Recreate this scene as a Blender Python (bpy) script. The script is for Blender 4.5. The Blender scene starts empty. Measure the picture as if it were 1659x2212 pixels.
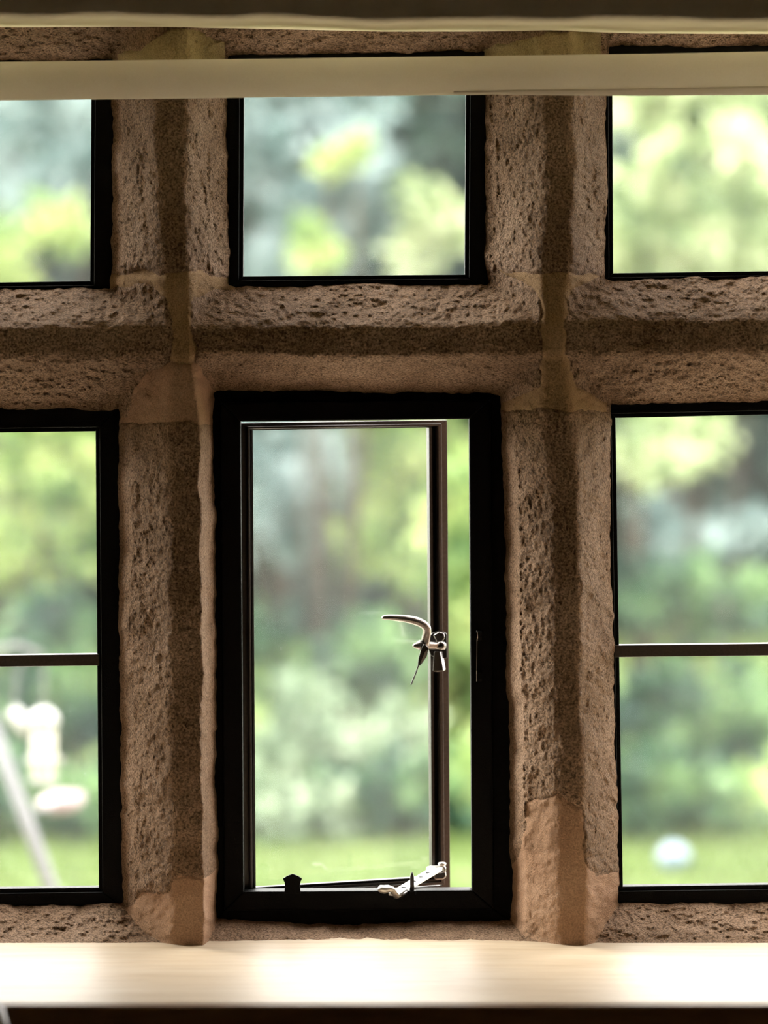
import bpy, bmesh, math, random
import numpy as np
from mathutils import Vector, Matrix

# ------------------------------------------------------------------ camera, sky, sun, exposure
sc = bpy.context.scene
C = sc.collection
D, F, CX, HY, ZC = 5.5, 8461.5, 829.5, 730.0, 1.63      # distance to the window, focal length in px, optical axis, eye height
cam_d = bpy.data.cameras.new('camera')
cam = bpy.data.objects.new('camera', cam_d)
C.objects.link(cam)
cam.location = (0, -D, ZC)
cam.rotation_euler = (math.pi / 2, 0, 0)
cam_d.sensor_fit = 'VERTICAL'
cam_d.sensor_height = 36.0
cam_d.sensor_width = 27.0
cam_d.lens = 36.0 * F / 2212.0
cam_d.shift_y = -(1106.0 - HY) / 2212.0
cam_d.clip_start = 0.05
cam_d.clip_end = 200
cam_d.dof.use_dof = True
cam_d.dof.focus_distance = D - 0.03
cam_d.dof.aperture_fstop = 2.5
sc.camera = cam

world = bpy.data.worlds.new('sky')
sc.world = world
world.use_nodes = True
bg = world.node_tree.nodes['Background']
bg.inputs[0].default_value = (1.0, 0.97, 0.93, 1)
bg.inputs[1].default_value = 8.0

sun_d = bpy.data.lights.new('sun', 'SUN')
sun = bpy.data.objects.new('sun', sun_d)
C.objects.link(sun)
sun_d.energy = 6.0
sun_d.angle = math.radians(40)
sun_d.color = (1.0, 0.95, 0.84)
sun.rotation_euler = Vector((0.70, -0.52, -0.50)).to_track_quat('-Z', 'Y').to_euler()   # hazy sun, from the left over the garden
sc.view_settings.view_transform = 'Standard'
sc.view_settings.look = 'None'
sc.view_settings.exposure = 0.55
sc.view_settings.gamma = 1.0
sc.view_settings.use_curve_mapping = False
cy = sc.cycles
cy.max_bounces = 8
cy.diffuse_bounces = 4
cy.use_adaptive_sampling = True
cy.adaptive_threshold = 0.06
cy.glossy_bounces = 3
cy.transmission_bounces = 6
cy.transparent_max_bounces = 14
cy.sample_clamp_indirect = 6.0
cy.caustics_reflective = False
cy.caustics_refractive = False
cy.use_denoising = True

random.seed(7)
rng = np.random.default_rng(7)


def P(px, py, Y=0.0):
    """point that the photograph shows at (px, py), standing at depth Y behind the window plane"""
    d = D + Y
    return Vector(((px - CX) * d / F, Y, ZC + (HY - py) * d / F))


# ------------------------------------------------------------------ materials
def new_mat(name):
    m = bpy.data.materials.new(name)
    m.use_nodes = True
    nt = m.node_tree
    return m, nt, nt.nodes, nt.links, nt.nodes['Principled BSDF']


def noise(nt, scale, detail=4, rough=0.55, coord='Object', stretch=None):
    tc = nt.nodes.new('ShaderNodeTexCoord')
    n = nt.nodes.new('ShaderNodeTexNoise')
    n.inputs['Scale'].default_value = scale
    n.inputs['Detail'].default_value = detail
    n.inputs['Roughness'].default_value = rough
    if stretch:
        mp = nt.nodes.new('ShaderNodeMapping')
        mp.inputs['Scale'].default_value = stretch
        nt.links.new(tc.outputs[coord], mp.inputs['Vector'])
        nt.links.new(mp.outputs['Vector'], n.inputs['Vector'])
    else:
        nt.links.new(tc.outputs[coord], n.inputs['Vector'])
    return n


def ramp(nt, src, stops):
    r = nt.nodes.new('ShaderNodeValToRGB')
    el = r.color_ramp.elements
    while len(el) < len(stops):
        el.new(0.5)
    for e, (p, c) in zip(el, stops):
        e.position = p
        e.color = (*c, 1) if len(c) == 3 else c
    nt.links.new(src, r.inputs['Fac'])
    return r


def bump(nt, src, bs, strength, dist):
    b = nt.nodes.new('ShaderNodeBump')
    b.inputs['Strength'].default_value = strength
    b.inputs['Distance'].default_value = dist
    nt.links.new(src, b.inputs['Height'])
    nt.links.new(b.outputs['Normal'], bs.inputs['Normal'])
    return b


def mix_color(nt, fac, a, b, mode='MIX'):
    m = nt.nodes.new('ShaderNodeMix')
    m.data_type = 'RGBA'
    m.blend_type = mode
    for i, v in ((0, fac), (6, a), (7, b)):
        if hasattr(v, 'is_linked'):
            nt.links.new(v, m.inputs[i])
        elif isinstance(v, (int, float)):
            m.inputs[i].default_value = v
        else:
            m.inputs[i].default_value = (*v, 1)
    return m.outputs[2]


def mat_stone(name, dark, mid, light, fine, bump_s, rough_scale=330):
    m, nt, N, L, bs = new_mat(name)
    big = noise(nt, 9, 5, 0.6)
    r1 = ramp(nt, big.outputs['Fac'], [(0.30, dark), (0.5, mid), (0.72, light)])
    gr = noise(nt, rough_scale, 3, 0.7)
    r2 = ramp(nt, gr.outputs['Fac'], [(0.36, (fine, fine, fine)), (0.60, (1.12, 1.12, 1.12))])  # speckled grain colour, also painting in the shade of the fine pits
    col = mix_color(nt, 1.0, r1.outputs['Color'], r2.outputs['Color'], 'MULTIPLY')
    L.new(col, bs.inputs['Base Color'])
    bs.inputs['Roughness'].default_value = 0.95
    bs.inputs['Specular IOR Level'].default_value = 0.15
    bn = noise(nt, rough_scale, 4, 0.7)
    bump(nt, bn.outputs['Fac'], bs, bump_s, 0.005)
    return m


M = {}
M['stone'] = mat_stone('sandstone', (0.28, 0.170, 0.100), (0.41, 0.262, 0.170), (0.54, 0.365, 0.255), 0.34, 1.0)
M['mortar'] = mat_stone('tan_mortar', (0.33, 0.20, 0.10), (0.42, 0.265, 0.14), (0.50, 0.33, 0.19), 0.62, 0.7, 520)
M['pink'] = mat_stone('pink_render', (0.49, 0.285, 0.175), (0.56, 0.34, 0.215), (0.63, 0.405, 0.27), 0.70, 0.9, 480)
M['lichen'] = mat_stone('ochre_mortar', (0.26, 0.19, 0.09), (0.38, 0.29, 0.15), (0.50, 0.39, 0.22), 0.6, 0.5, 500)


def mat_plain(name, col, rough=0.5, metal=0.0, bs_scale=None, bs_strength=0.2, bs_dist=0.001, var=0.0, spec=0.5):
    m, nt, N, L, bs = new_mat(name)
    bs.inputs['Roughness'].default_value = rough
    bs.inputs['Metallic'].default_value = metal
    bs.inputs['Specular IOR Level'].default_value = spec
    n = noise(nt, bs_scale or 60, 3)
    lo = tuple(max(0, c * (1 - var)) for c in col)
    hi = tuple(min(1, c * (1 + var)) for c in col)
    r = ramp(nt, n.outputs['Fac'], [(0.3, lo), (0.7, hi)])
    L.new(r.outputs['Color'], bs.inputs['Base Color'])
    if bs_scale:
        bump(nt, n.outputs['Fac'], bs, bs_strength, bs_dist)
    return m


M['black'] = mat_plain('hammered_black_paint', (0.0030, 0.0028, 0.0028), 0.5, 0, 520, 0.6, 0.0012, 0.3, 0.12)
M['putty'] = mat_plain('black_sealant', (0.004, 0.0036, 0.0034), 0.7, 0, 160, 0.4, 0.002, 0.4, 0.1)
M['black_metal'] = mat_plain('worn_black_metal', (0.05, 0.045, 0.042), 0.38, 0.3, 300, 0.15, 0.0006, 0.3)
M['steel'] = mat_plain('bronzed_steel', (0.27, 0.25, 0.24), 0.32, 1.0, 500, 0.12, 0.0003, 0.15)
M['pale_steel'] = mat_plain('galvanised_steel', (0.78, 0.77, 0.74), 0.36, 0.85, 300, 0.1, 0.0003, 0.1)
M['gasket'] = mat_plain('brown_bronze_paint', (0.065, 0.052, 0.047), 0.36, 0, 260, 0.2, 0.0006, 0.2)
M['plaster'] = mat_plain('cream_plaster', (0.93, 0.85, 0.66), 0.9, 0, 30, 0.25, 0.004, 0.05, 0.2)
M['room_paint'] = mat_plain('room_paint', (0.82, 0.76, 0.66), 0.9, 0, 30, 0.1, 0.002, 0.05, 0.2)
M['floor'] = mat_plain('floor_boards', (0.26, 0.16, 0.09), 0.5, 0, 14, 0.1, 0.002, 0.25)
M['outer_wall'] = mat_plain('outer_rubble', (0.36, 0.27, 0.20), 0.95, 0, 20, 0.5, 0.02, 0.3, 0.2)
M['grey_tube'] = mat_plain('grey_tube', (0.10, 0.10, 0.11), 0.45, 0.2, 80, 0.1, 0.001, 0.08)
M['white_plastic'] = mat_plain('white_plastic', (0.36, 0.36, 0.355), 0.35, 0, 60, 0.05, 0.001, 0.03)
M['cream_seed'] = mat_plain('cream_seed_tube', (0.30, 0.29, 0.22), 0.5, 0, 220, 0.3, 0.002, 0.12)
M['pink_dish'] = mat_plain('pink_dish', (0.21, 0.150, 0.155), 0.4, 0, 40, 0.05, 0.001, 0.04)
M['blue_ball'] = mat_plain('pale_blue_ball', (0.135, 0.19, 0.25), 0.35, 0, 40, 0.05, 0.001, 0.03)
M['chair_metal'] = mat_plain('dark_chrome', (0.20, 0.19, 0.19), 0.42, 0.9, 200, 0.05, 0.0003, 0.1)
M['chair_seat'] = mat_plain('black_vinyl', (0.03, 0.028, 0.026), 0.5, 0, 300, 0.3, 0.001, 0.2)
M['bounce_slab'] = mat_plain('bounce_slab_stone', (0.50, 0.46, 0.38), 0.9, 0, 5, 0.2, 0.005, 0.15, 0.2)
M['bark'] = mat_plain('bark', (0.05, 0.04, 0.03), 0.95, 0, 30, 0.6, 0.01, 0.4, 0.2)
M['soil'] = mat_plain('lawn_soil', (0.075, 0.11, 0.03), 0.95, 0, 6, 0.3, 0.01, 0.25, 0.2)


def mat_blind():
    m, nt, N, L, bs = new_mat('cream_blind_fabric')
    n = noise(nt, 1100, 2)
    r = ramp(nt, n.outputs['Fac'], [(0.3, (0.88, 0.82, 0.75)), (0.7, (0.95, 0.90, 0.83))])
    L.new(r.outputs['Color'], bs.inputs['Base Color'])
    bs.inputs['Roughness'].default_value = 0.85
    bs.inputs['Specular IOR Level'].default_value = 0.2
    bump(nt, n.outputs['Fac'], bs, 0.15, 0.0005)
    tl = N.new('ShaderNodeBsdfTranslucent')                 # thin fabric lets some daylight through
    L.new(r.outputs['Color'], tl.inputs[0])
    mx = N.new('ShaderNodeMixShader')
    mx.inputs[0].default_value = 0.45
    L.new(bs.outputs[0], mx.inputs[1])
    L.new(tl.outputs[0], mx.inputs[2])
    L.new(mx.outputs[0], N['Material Output'].inputs['Surface'])
    return m


def mat_wood(name, dark, mid, light, rough, coat):
    m, nt, N, L, bs = new_mat(name)
    n = noise(nt, 5.0, 6, 0.6, stretch=(1.0, 9.0, 9.0))
    r = ramp(nt, n.outputs['Fac'], [(0.28, dark), (0.5, mid), (0.75, light)])
    f = noise(nt, 30.0, 3, 0.6, stretch=(0.8, 14.0, 14.0))
    r2 = ramp(nt, f.outputs['Fac'], [(0.3, (0.86, 0.86, 0.86)), (0.6, (1, 1, 1))])
    L.new(mix_color(nt, 1.0, r.outputs['Color'], r2.outputs['Color'], 'MULTIPLY'), bs.inputs['Base Color'])
    bs.inputs['Roughness'].default_value = rough
    bs.inputs['Coat Weight'].default_value = coat
    bs.inputs['Specular IOR Level'].default_value = 0.15
    bs.inputs['Coat Roughness'].default_value = 0.30
    bump(nt, f.outputs['Fac'], bs, 0.05, 0.001)
    return m


def mat_glass():
    m, nt, N, L, bs = new_mat('dusty_glass')
    N.remove(bs)
    out = N['Material Output']
    tr = N.new('ShaderNodeBsdfTransparent')
    tr.inputs[0].default_value = (0.985, 0.995, 0.985, 1)
    gl = N.new('ShaderNodeBsdfGlossy')
    gl.inputs['Roughness'].default_value = 0.0
    fr = N.new('ShaderNodeFresnel')
    ge = N.new('ShaderNodeNewGeometry')       # the same reflectance on both faces of the pane
    io = N.new('ShaderNodeMapRange')
    io.inputs['To Min'].default_value = 1.5
    io.inputs['To Max'].default_value = 1 / 1.5
    L.new(ge.outputs['Backfacing'], io.inputs['Value'])
    L.new(io.outputs[0], fr.inputs['IOR'])
    a = N.new('ShaderNodeMixShader')
    L.new(fr.outputs[0], a.inputs[0])
    L.new(tr.outputs[0], a.inputs[1])
    L.new(gl.outputs[0], a.inputs[2])
    tl = N.new('ShaderNodeBsdfTranslucent')
    tl.inputs[0].default_value = (0.92, 0.95, 0.96, 1)
    # film of dust plus specks
    film = noise(nt, 14, 5, 0.65)
    fm = N.new('ShaderNodeMapRange')
    fm.inputs['To Min'].default_value = 0.006
    fm.inputs['To Max'].default_value = 0.013
    L.new(film.outputs['Fac'], fm.inputs['Value'])
    tc = N.new('ShaderNodeTexCoord')
    vo = N.new('ShaderNodeTexVoronoi')
    vo.inputs['Scale'].default_value = 190
    L.new(tc.outputs['Object'], vo.inputs['Vector'])
    th = N.new('ShaderNodeMapRange')
    th.inputs['From Min'].default_value = 0.06
    th.inputs['From Max'].default_value = 0.13
    th.inputs['To Min'].default_value = 0.15
    th.inputs['To Max'].default_value = 0.0
    L.new(vo.outputs['Distance'], th.inputs['Value'])
    sep = N.new('ShaderNodeSeparateColor')
    L.new(vo.outputs['Color'], sep.inputs[0])
    gt = N.new('ShaderNodeMath')
    gt.operation = 'GREATER_THAN'
    gt.inputs[1].default_value = 0.72
    L.new(sep.outputs[0], gt.inputs[0])
    mu = N.new('ShaderNodeMath')
    mu.operation = 'MULTIPLY'
    L.new(th.outputs[0], mu.inputs[0])
    L.new(gt.outputs[0], mu.inputs[1])
    ad = N.new('ShaderNodeMath')
    ad.operation = 'ADD'
    ad.use_clamp = True
    L.new(fm.outputs[0], ad.inputs[0])
    L.new(mu.outputs[0], ad.inputs[1])
    b = N.new('ShaderNodeMixShader')
    L.new(ad.outputs[0], b.inputs[0])
    L.new(a.outputs[0], b.inputs[1])
    L.new(tl.outputs[0], b.inputs[2])
    L.new(b.outputs[0], out.inputs['Surface'])
    return m


def mat_leaf(name, c1, c2, c3):
    m, nt, N, L, bs = new_mat(name)
    n = noise(nt, 4.0, 4, 0.6)
    r = ramp(nt, n.outputs['Fac'], [(0.40, c1), (0.50, c2), (0.60, c3)])
    L.new(r.outputs['Color'], bs.inputs['Base Color'])
    bs.inputs['Roughness'].default_value = 0.55
    bs.inputs['Specular IOR Level'].default_value = 0.35
    tl = N.new('ShaderNodeBsdfTranslucent')
    L.new(r.outputs['Color'], tl.inputs[0])
    mx = N.new('ShaderNodeMixShader')
    mx.inputs[0].default_value = 0.3
    L.new(bs.outputs[0], mx.inputs[1])
    L.new(tl.outputs[0], mx.inputs[2])
    L.new(mx.outputs[0], N['Material Output'].inputs['Surface'])
    return m


M['blind'] = mat_blind()
M['sill_wood'] = mat_wood('pale_varnished_wood', (0.56, 0.42, 0.275), (0.64, 0.51, 0.37), (0.70, 0.585, 0.45), 0.45, 0.0)
M['edge_wood'] = mat_wood('dark_stained_wood', (0.20, 0.11, 0.05), (0.27, 0.15, 0.072), (0.34, 0.20, 0.10), 0.5, 0.1)
M['glass'] = mat_glass()
M['leaf_pale'] = mat_leaf('silver_leaf', (0.055, 0.105, 0.105), (0.18, 0.25, 0.245), (0.36, 0.44, 0.44))
M['leaf_yellow'] = mat_leaf('lime_leaf', (0.075, 0.145, 0.045), (0.22, 0.315, 0.10), (0.44, 0.51, 0.21))
M['leaf_cream'] = mat_leaf('cream_leaf', (0.15, 0.22, 0.10), (0.36, 0.43, 0.22), (0.60, 0.64, 0.42))
M['leaf_sage'] = mat_leaf('sage_leaf', (0.085, 0.135, 0.085), (0.18, 0.245, 0.155), (0.30, 0.365, 0.25))
M['leaf_green'] = mat_leaf('mid_green_leaf', (0.012, 0.040, 0.030), (0.042, 0.100, 0.048), (0.15, 0.25, 0.10))
M['leaf_dark'] = mat_leaf('dark_leaf', (0.008, 0.026, 0.026), (0.020, 0.048, 0.040), (0.050, 0.095, 0.065))
M['grass'] = mat_leaf('grass_blade', (0.070, 0.110, 0.026), (0.088, 0.130, 0.031), (0.105, 0.150, 0.038))


# ------------------------------------------------------------------ builders
class MB:
    def __init__(s):
        s.v, s.f = [], []

    def add(s, vs, fs):
        k = len(s.v)
        s.v += [Vector(v) for v in vs]
        s.f += [tuple(i + k for i in f) for f in fs]
        return s

    def hexa(s, a, b):
        """two quads of four corners (same winding) joined to a solid"""
        return s.add(list(a) + list(b), [(3, 2, 1, 0), (4, 5, 6, 7), (0, 1, 5, 4), (1, 2, 6, 5), (2, 3, 7, 6), (3, 0, 4, 7)])

    def box(s, lo, hi):
        x0, y0, z0 = lo
        x1, y1, z1 = hi
        return s.hexa([(x0, y0, z0), (x1, y0, z0), (x1, y0, z1), (x0, y0, z1)], [(x0, y1, z0), (x1, y1, z0), (x1, y1, z1), (x0, y1, z1)])

    def prism(s, pts, off):
        n = len(pts)
        off = Vector(off)
        a = [Vector(p) for p in pts]
        return s.add(a + [p + off for p in a], [tuple(range(n))[::-1], tuple(range(n, 2 * n))] + [(i, (i + 1) % n, n + (i + 1) % n, n + i) for i in range(n)])

    def tube(s, path, radii, seg=12, flat=1.0, up=None, caps=True):
        """swept tube with a radius for each point; flat squeezes the cross-section along the second axis"""
        pts = [Vector(p) for p in path]
        n = len(pts)
        if not hasattr(radii, '__len__'):
            radii = [radii] * n
        ref = Vector(up) if up else Vector((0.123, 0.31, 0.94))
        rings = []
        for i, p in enumerate(pts):
            t = (pts[min(i + 1, n - 1)] - pts[max(i - 1, 0)]).normalized()
            a = ref - t * ref.dot(t)
            if a.length < 1e-5:
                a = Vector((1, 0, 0)) - t * t.x
            a.normalize()
            b = t.cross(a)
            rings.append([p + (a * math.cos(q) * radii[i] + b * math.sin(q) * radii[i] * flat) for q in (2 * math.pi * k / seg for k in range(seg))])
        vs = [v for r in rings for v in r]
        fs = []
        for i in range(n - 1):
            for k in range(seg):
                k2 = (k + 1) % seg
                fs.append((i * seg + k, i * seg + k2, (i + 1) * seg + k2, (i + 1) * seg + k))
        if caps:
            fs += [tuple(range(seg))[::-1], tuple((n - 1) * seg + k for k in range(seg))]
        return s.add(vs, fs)

    def build(s, name, mat, parent=None, smooth=False, bevel=0.0, seg=2):
        c = sum(s.v, Vector()) / len(s.v)
        me = bpy.data.meshes.new(name)
        me.from_pydata([tuple(v - c) for v in s.v], [], s.f)
        bm = bmesh.new()
        bm.from_mesh(me)
        bmesh.ops.recalc_face_normals(bm, faces=bm.faces)
        bm.to_mesh(me)
        bm.free()
        return link(name, me, mat, parent, c, smooth, bevel, seg)


def link(name, me, mat, parent=None, loc=(0, 0, 0), smooth=False, bevel=0.0, seg=2):
    o = bpy.data.objects.new(name, me)
    C.objects.link(o)
    o.location = loc
    if mat:
        me.materials.append(M[mat] if isinstance(mat, str) else mat)
    if smooth:
        me.shade_smooth()
    if bevel:
        b = o.modifiers.new('bevel', 'BEVEL')
        b.width = bevel
        b.segments = seg
        b.limit_method = 'ANGLE'
        b.angle_limit = math.radians(35)
    if parent:
        o.parent = parent
        o.matrix_parent_inverse = world_of(parent).inverted()
    return o


def world_of(o):
    m = o.matrix_basis.copy()
    if o.parent:
        m = world_of(o.parent) @ o.matrix_parent_inverse @ m
    return m


def empty(name, loc, parent=None):
    o = bpy.data.objects.new(name, None)
    o.empty_display_size = 0.05
    C.objects.link(o)
    o.location = loc
    if parent:
        o.parent = parent
        o.matrix_parent_inverse = world_of(parent).inverted()
    return o


def tag(o, label=None, cat=None, group=None, kind=None):
    if label:
        o['label'] = label
    if cat:
        o['category'] = cat
    if group:
        o['group'] = group
    if kind:
        o['kind'] = kind
    return o


def lerp(a, b, t):
    return a + (b - a) * t


def vnoise(x, y, seed):
    """smooth value noise on arrays, -1..1"""
    xi = np.floor(x).astype(np.int64)
    yi = np.floor(y).astype(np.int64)
    fx, fy = x - xi, y - yi
    fx = fx * fx * fx * (fx * (fx * 6 - 15) + 10)
    fy = fy * fy * fy * (fy * (fy * 6 - 15) + 10)
    tab = np.random.default_rng(seed).random((256, 256)) * 2 - 1
    g = lambda i, j: tab[i & 255, j & 255]
    a = g(xi, yi) * (1 - fx) + g(xi + 1, yi) * fx
    b = g(xi, yi + 1) * (1 - fx) + g(xi + 1, yi + 1) * fx
    return a * (1 - fy) + b * fy


def fbm(x, y, scale, octs, seed, gain=0.5):
    t, amp, s = 0, 1.0, 1.0 / scale
    for k in range(octs):
        t = t + amp * vnoise(x * s + 17.3 * k, y * s + 5.7 * k, seed + k)
        amp *= gain
        s *= 2.03
    return t


# ------------------------------------------------------------------ the room shell
SILL_Z = ZC - (2037 - HY) * (D - 0.11) / F          # top of the wooden sill
WALL_Y = -0.56                                       # room face of the thick wall
RX0, RX1, RY0, RZ1, GZ = -2.3, 2.5, -7.2, 2.55, -0.25
OPX = 0.80                                           # half width of the window recess

f = MB().box((RX0 - 0.3, RY0 - 0.3, -0.12), (RX1 + 0.3, 0.10, 0.0)).build('floor', 'floor')
tag(f, 'brown boarded floor of the room', 'floor', kind='structure')
f = MB().box((RX0 - 0.3, RY0 - 0.3, RZ1), (RX1 + 0.3, 0.12, RZ1 + 0.2)).build('ceiling', 'room_paint')
tag(f, 'plain ceiling of the room', 'ceiling', kind='structure')
f = MB().box((RX0 - 0.3, RY0 - 0.3, 0), (RX0, WALL_Y, RZ1)).build('wall_left', 'room_paint')
tag(f, 'plain painted wall left of the window', 'wall', kind='structure')
f = MB().box((RX1, RY0 - 0.3, 0), (RX1 + 0.3, WALL_Y, RZ1)).build('wall_right', 'room_paint')
tag(f, 'plain painted wall right of the window', 'wall', kind='structure')
f = MB().box((RX0, RY0 - 0.3, 0), (RX1, RY0, RZ1)).build('wall_back', 'room_paint')
tag(f, 'plain painted wall facing the window', 'wall', kind='structure')

# wall around the recess: below the sill, both sides, and the plastered lintel above
wf = empty('wall_front', (0, WALL_Y, 0))
tag(wf, 'thick plastered wall around the stone window, dark towards the room', 'wall', kind='structure')
STONE_X = 0.86
MB().box((RX0, WALL_Y, 0), (RX1, 0.10, SILL_Z - 0.05)).build('wall_base', 'plaster', wf)
for s_, x_ in ((-1, RX0), (1, RX1)):
    MB().hexa([(s_ * (OPX + 0.10), WALL_Y, SILL_Z - 0.05), (x_, WALL_Y, SILL_Z - 0.05), (x_, WALL_Y, RZ1), (s_ * (OPX + 0.10), WALL_Y, RZ1)],
              [(s_ * OPX, 0.10, SILL_Z - 0.05), (x_, 0.10, SILL_Z - 0.05), (x_, 0.10, RZ1), (s_ * OPX, 0.10, RZ1)]).build('window_reveal', 'plaster', wf)
# lintel: a wavy plastered soffit rising a little towards the stone
nx, ny = 240, 16
xs = np.linspace(-OPX - 0.12, OPX + 0.12, nx)
vs, fs = [], []
for j in range(ny + 3):
    for i, x in enumerate(xs):
        px = CX + x * F / (D - 0.35)
        front = np.interp(px, [-400, 0, 300, 600, 800, 1000, 1300, 1659, 2100], [34, 37, 37, 42, 49, 46, 45, 47, 48])
        back = np.interp(px, [-400, 0, 240, 500, 830, 1050, 1200, 1400, 1659, 2100], [56, 58, 57, 60, 67, 67, 65, 71, 72, 72])
        w1 = float(vnoise(np.array([x * 14.0]), np.array([3.1]), 5)[0])
        zf = ZC + (HY - front) * (D + WALL_Y) / F + 0.0022 * w1
        zb = ZC + (HY - back) * (D - 0.10) / F
        if j == 0:
            vs.append((x, WALL_Y, RZ1))
        elif j <= ny + 1:
            t = (j - 1) / ny
            y = lerp(WALL_Y, -0.09, t)
            z = lerp(zf, zb, t) + 0.002 * float(vnoise(np.array([x * 9.0]), np.array([y * 9.0]), 6)[0]) * math.sin(math.pi * t)
            if t == 0:
                z += 0.006
            vs.append((x, y + (0.0 if t else 0.0), z))
        else:
            vs.append((x, -0.09, RZ1))
for j in range(ny + 2):
    for i in range(nx - 1):
        a = j * nx + i
        fs.append((a, a + 1, a + nx + 1, a + nx))
MB().add(vs, fs).build('lintel', 'plaster', wf, smooth=True, bevel=0.0)
o = MB().box((-OPX - 0.12, -0.088, ZC + 0.46), (OPX + 0.12, 0.10, RZ1)).build('wall_head', 'plaster', wf)
# outer leaf of the house wall and the eaves outside
ow = empty('wall_outer', (0, 0.1, GZ))
tag(ow, 'rubble house wall on the garden side of the window', 'wall', kind='structure')
MB().box((-6, 0.10, GZ), (6, 0.24, SILL_Z - 0.06)).build('wall_base', 'outer_wall', ow)
MB().box((-6, 0.10, SILL_Z - 0.06), (-0.80, 0.24, 2.9)).build('wall_side', 'outer_wall', ow)
MB().box((0.80, 0.10, SILL_Z - 0.06), (6, 0.24, 2.9)).build('wall_side', 'outer_wall', ow)
MB().box((-0.80, 0.10, ZC + 0.46), (0.80, 0.24, 2.9)).build('wall_head', 'outer_wall', ow)

# ------------------------------------------------------------------ the stone surround: mullions, transom, head, sill
STEP = 2.0
gx = np.arange(-420, 2080 + STEP, STEP)
gy = np.arange(-40, 2068 + STEP, STEP)
PX, PY = np.meshgrid(gx, gy)


def I(v, ks, vals):
    return np.interp(v, ks, vals)


wx = PX + 3.6 * fbm(PX, PY, 70, 3, 11) + 1.3 * fbm(PX, PY, 16, 2, 21)
wy = PY + 3.6 * fbm(PX, PY, 75, 3, 31) + 1.3 * fbm(PX, PY, 16, 2, 41)
fade = np.clip((2036 - PY) / 12, 0, 1)          # dressed flat where the wooden sill butts against it
wx = PX + (wx - PX) * (0.3 + 0.7 * fade)
wy = PY + (wy - PY) * fade
H = 0.132


def smin(a, b, k):
    h = np.maximum(k - np.abs(a - b), 0) / k
    return np.minimum(a, b) - h * h * k * 0.25


def smax(a, b, k):
    return -smin(-a, -b, k)


def splay(t, w, top, knee=None):
    """height of a splayed face, t pixels inside the edge, w pixels wide"""
    t = np.asarray(t, float)
    u = t / w
    if knee is None:
        prof = 0.008 + (top - 0.008) * u
    else:
        a, b = knee
        prof = np.where(u < a, 0.008 + (b * top - 0.008) * u / a, b * top + (1 - b) * top * (u - a) / (1 - a))
    return np.where(t < 0, 0.008 + t * 0.0045, prof)


# left mullion
ks = [120, 215, 400, 560, 620, 760, 880, 950, 1400, 1850, 2040]
lx = [I(PY, ks, v) for v in ([243, 243, 244, 243, 241, 258, 257, 256, 260, 263, 264],
                             [332, 337, 345, 350, 358, 365, 369, 369, 373, 376, 384],
                             [407, 404, 402, 408, 412, 415, 428, 431, 436, 440, 440],
                             [489, 489, 490, 492, 491, 462, 458, 459, 463, 466, 469])]
ml = smin(smin(splay(wx - lx[0], lx[1] - lx[0], H, (0.22, 0.36)), splay(lx[3] - wx, lx[3] - lx[2], H), 0.03), H, 0.016)
# right mullion
kr = [120, 400, 560, 620, 760, 900, 1100, 1400, 1700, 1850, 2040]
rx = [I(PY, kr, v) for v in ([1047, 1048, 1052, 1056, 1085, 1086, 1092, 1098, 1105, 1105, 1108],
                             [1172, 1180, 1174, 1172, 1172, 1178, 1199, 1201, 1207, 1211, 1216],
                             [1234, 1238, 1236, 1224, 1219, 1232, 1252, 1253, 1259, 1266, 1268],
                             [1311, 1309, 1305, 1306, 1312, 1316, 1317, 1325, 1330, 1332, 1332])]
mr = smin(smin(splay(wx - rx[0], rx[1] - rx[0], H, (0.27, np.interp(PY, [700, 1050, 1800], [0.34, 0.55, 0.55]))), splay(rx[3] - wx, rx[3] - rx[2], H), 0.03), H, 0.016)
# transom
kt = [-420, 0, 250, 270, 455, 470, 750, 1040, 1090, 1310, 1330, 1659, 2080]
ty = [I(PX, kt, v) for v in ([634, 627, 622, 622, 620, 620, 618, 615, 607, 605, 605, 602, 596],
                             [714, 708, 706, 706, 702, 702, 707, 702, 700, 694, 693, 690, 684],
                             [782, 774, 772, 771, 769, 768, 770, 768, 768, 763, 762, 760, 754],
                             [892, 884, 882, 878, 850, 843, 843, 846, 852, 868, 871, 866, 860])]
tr_ = smin(smin(splay(wy - ty[0], ty[1] - ty[0], H), splay(ty[3] - wy, ty[3] - ty[2], H), 0.03), H, 0.016)
# head, sill, jambs
hy = I(PX, [-420, 0, 240, 490, 1045, 1310, 1659, 2080], [133, 130, 128, 121, 107, 101, 99, 97])
hd = smin(splay(hy - wy, 105, H), H, 0.016)
sy = I(PX, [-420, 0, 200, 262, 300, 440, 470, 620, 760, 900, 1100, 1180, 1290, 1332, 1480, 1659, 2080],
       [1956, 1955, 1957, 1953, 1960, 1985, 1985, 1999, 2001, 1993, 1990, 1985, 1960, 1950, 1955, 1951, 1950])
si = smin(splay(wy - sy, 2052 - sy, 0.128), 0.128, 0.01)
jl = smin(splay(-322 - wx, 95, H), H, 0.016)
jr = smin(splay(wx - 1975, 95, H), H, 0.016)
h = ml
for o_ in (mr, tr_, hd, si, jl, jr):
    h = smax(h, o_, 0.022)
h = np.minimum(h, H + 0.006)

# which stone each place belongs to
jx = PX + 8 * fbm(PX, PY, 44, 4, 51)
jy = PY + 8 * fbm(PX, PY, 44, 4, 61)
LAB = np.zeros(PX.shape, int)
names = {}


def region(i, name, mat, mask):
    names[i] = (name, mat)
    LAB[mask] = i


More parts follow.
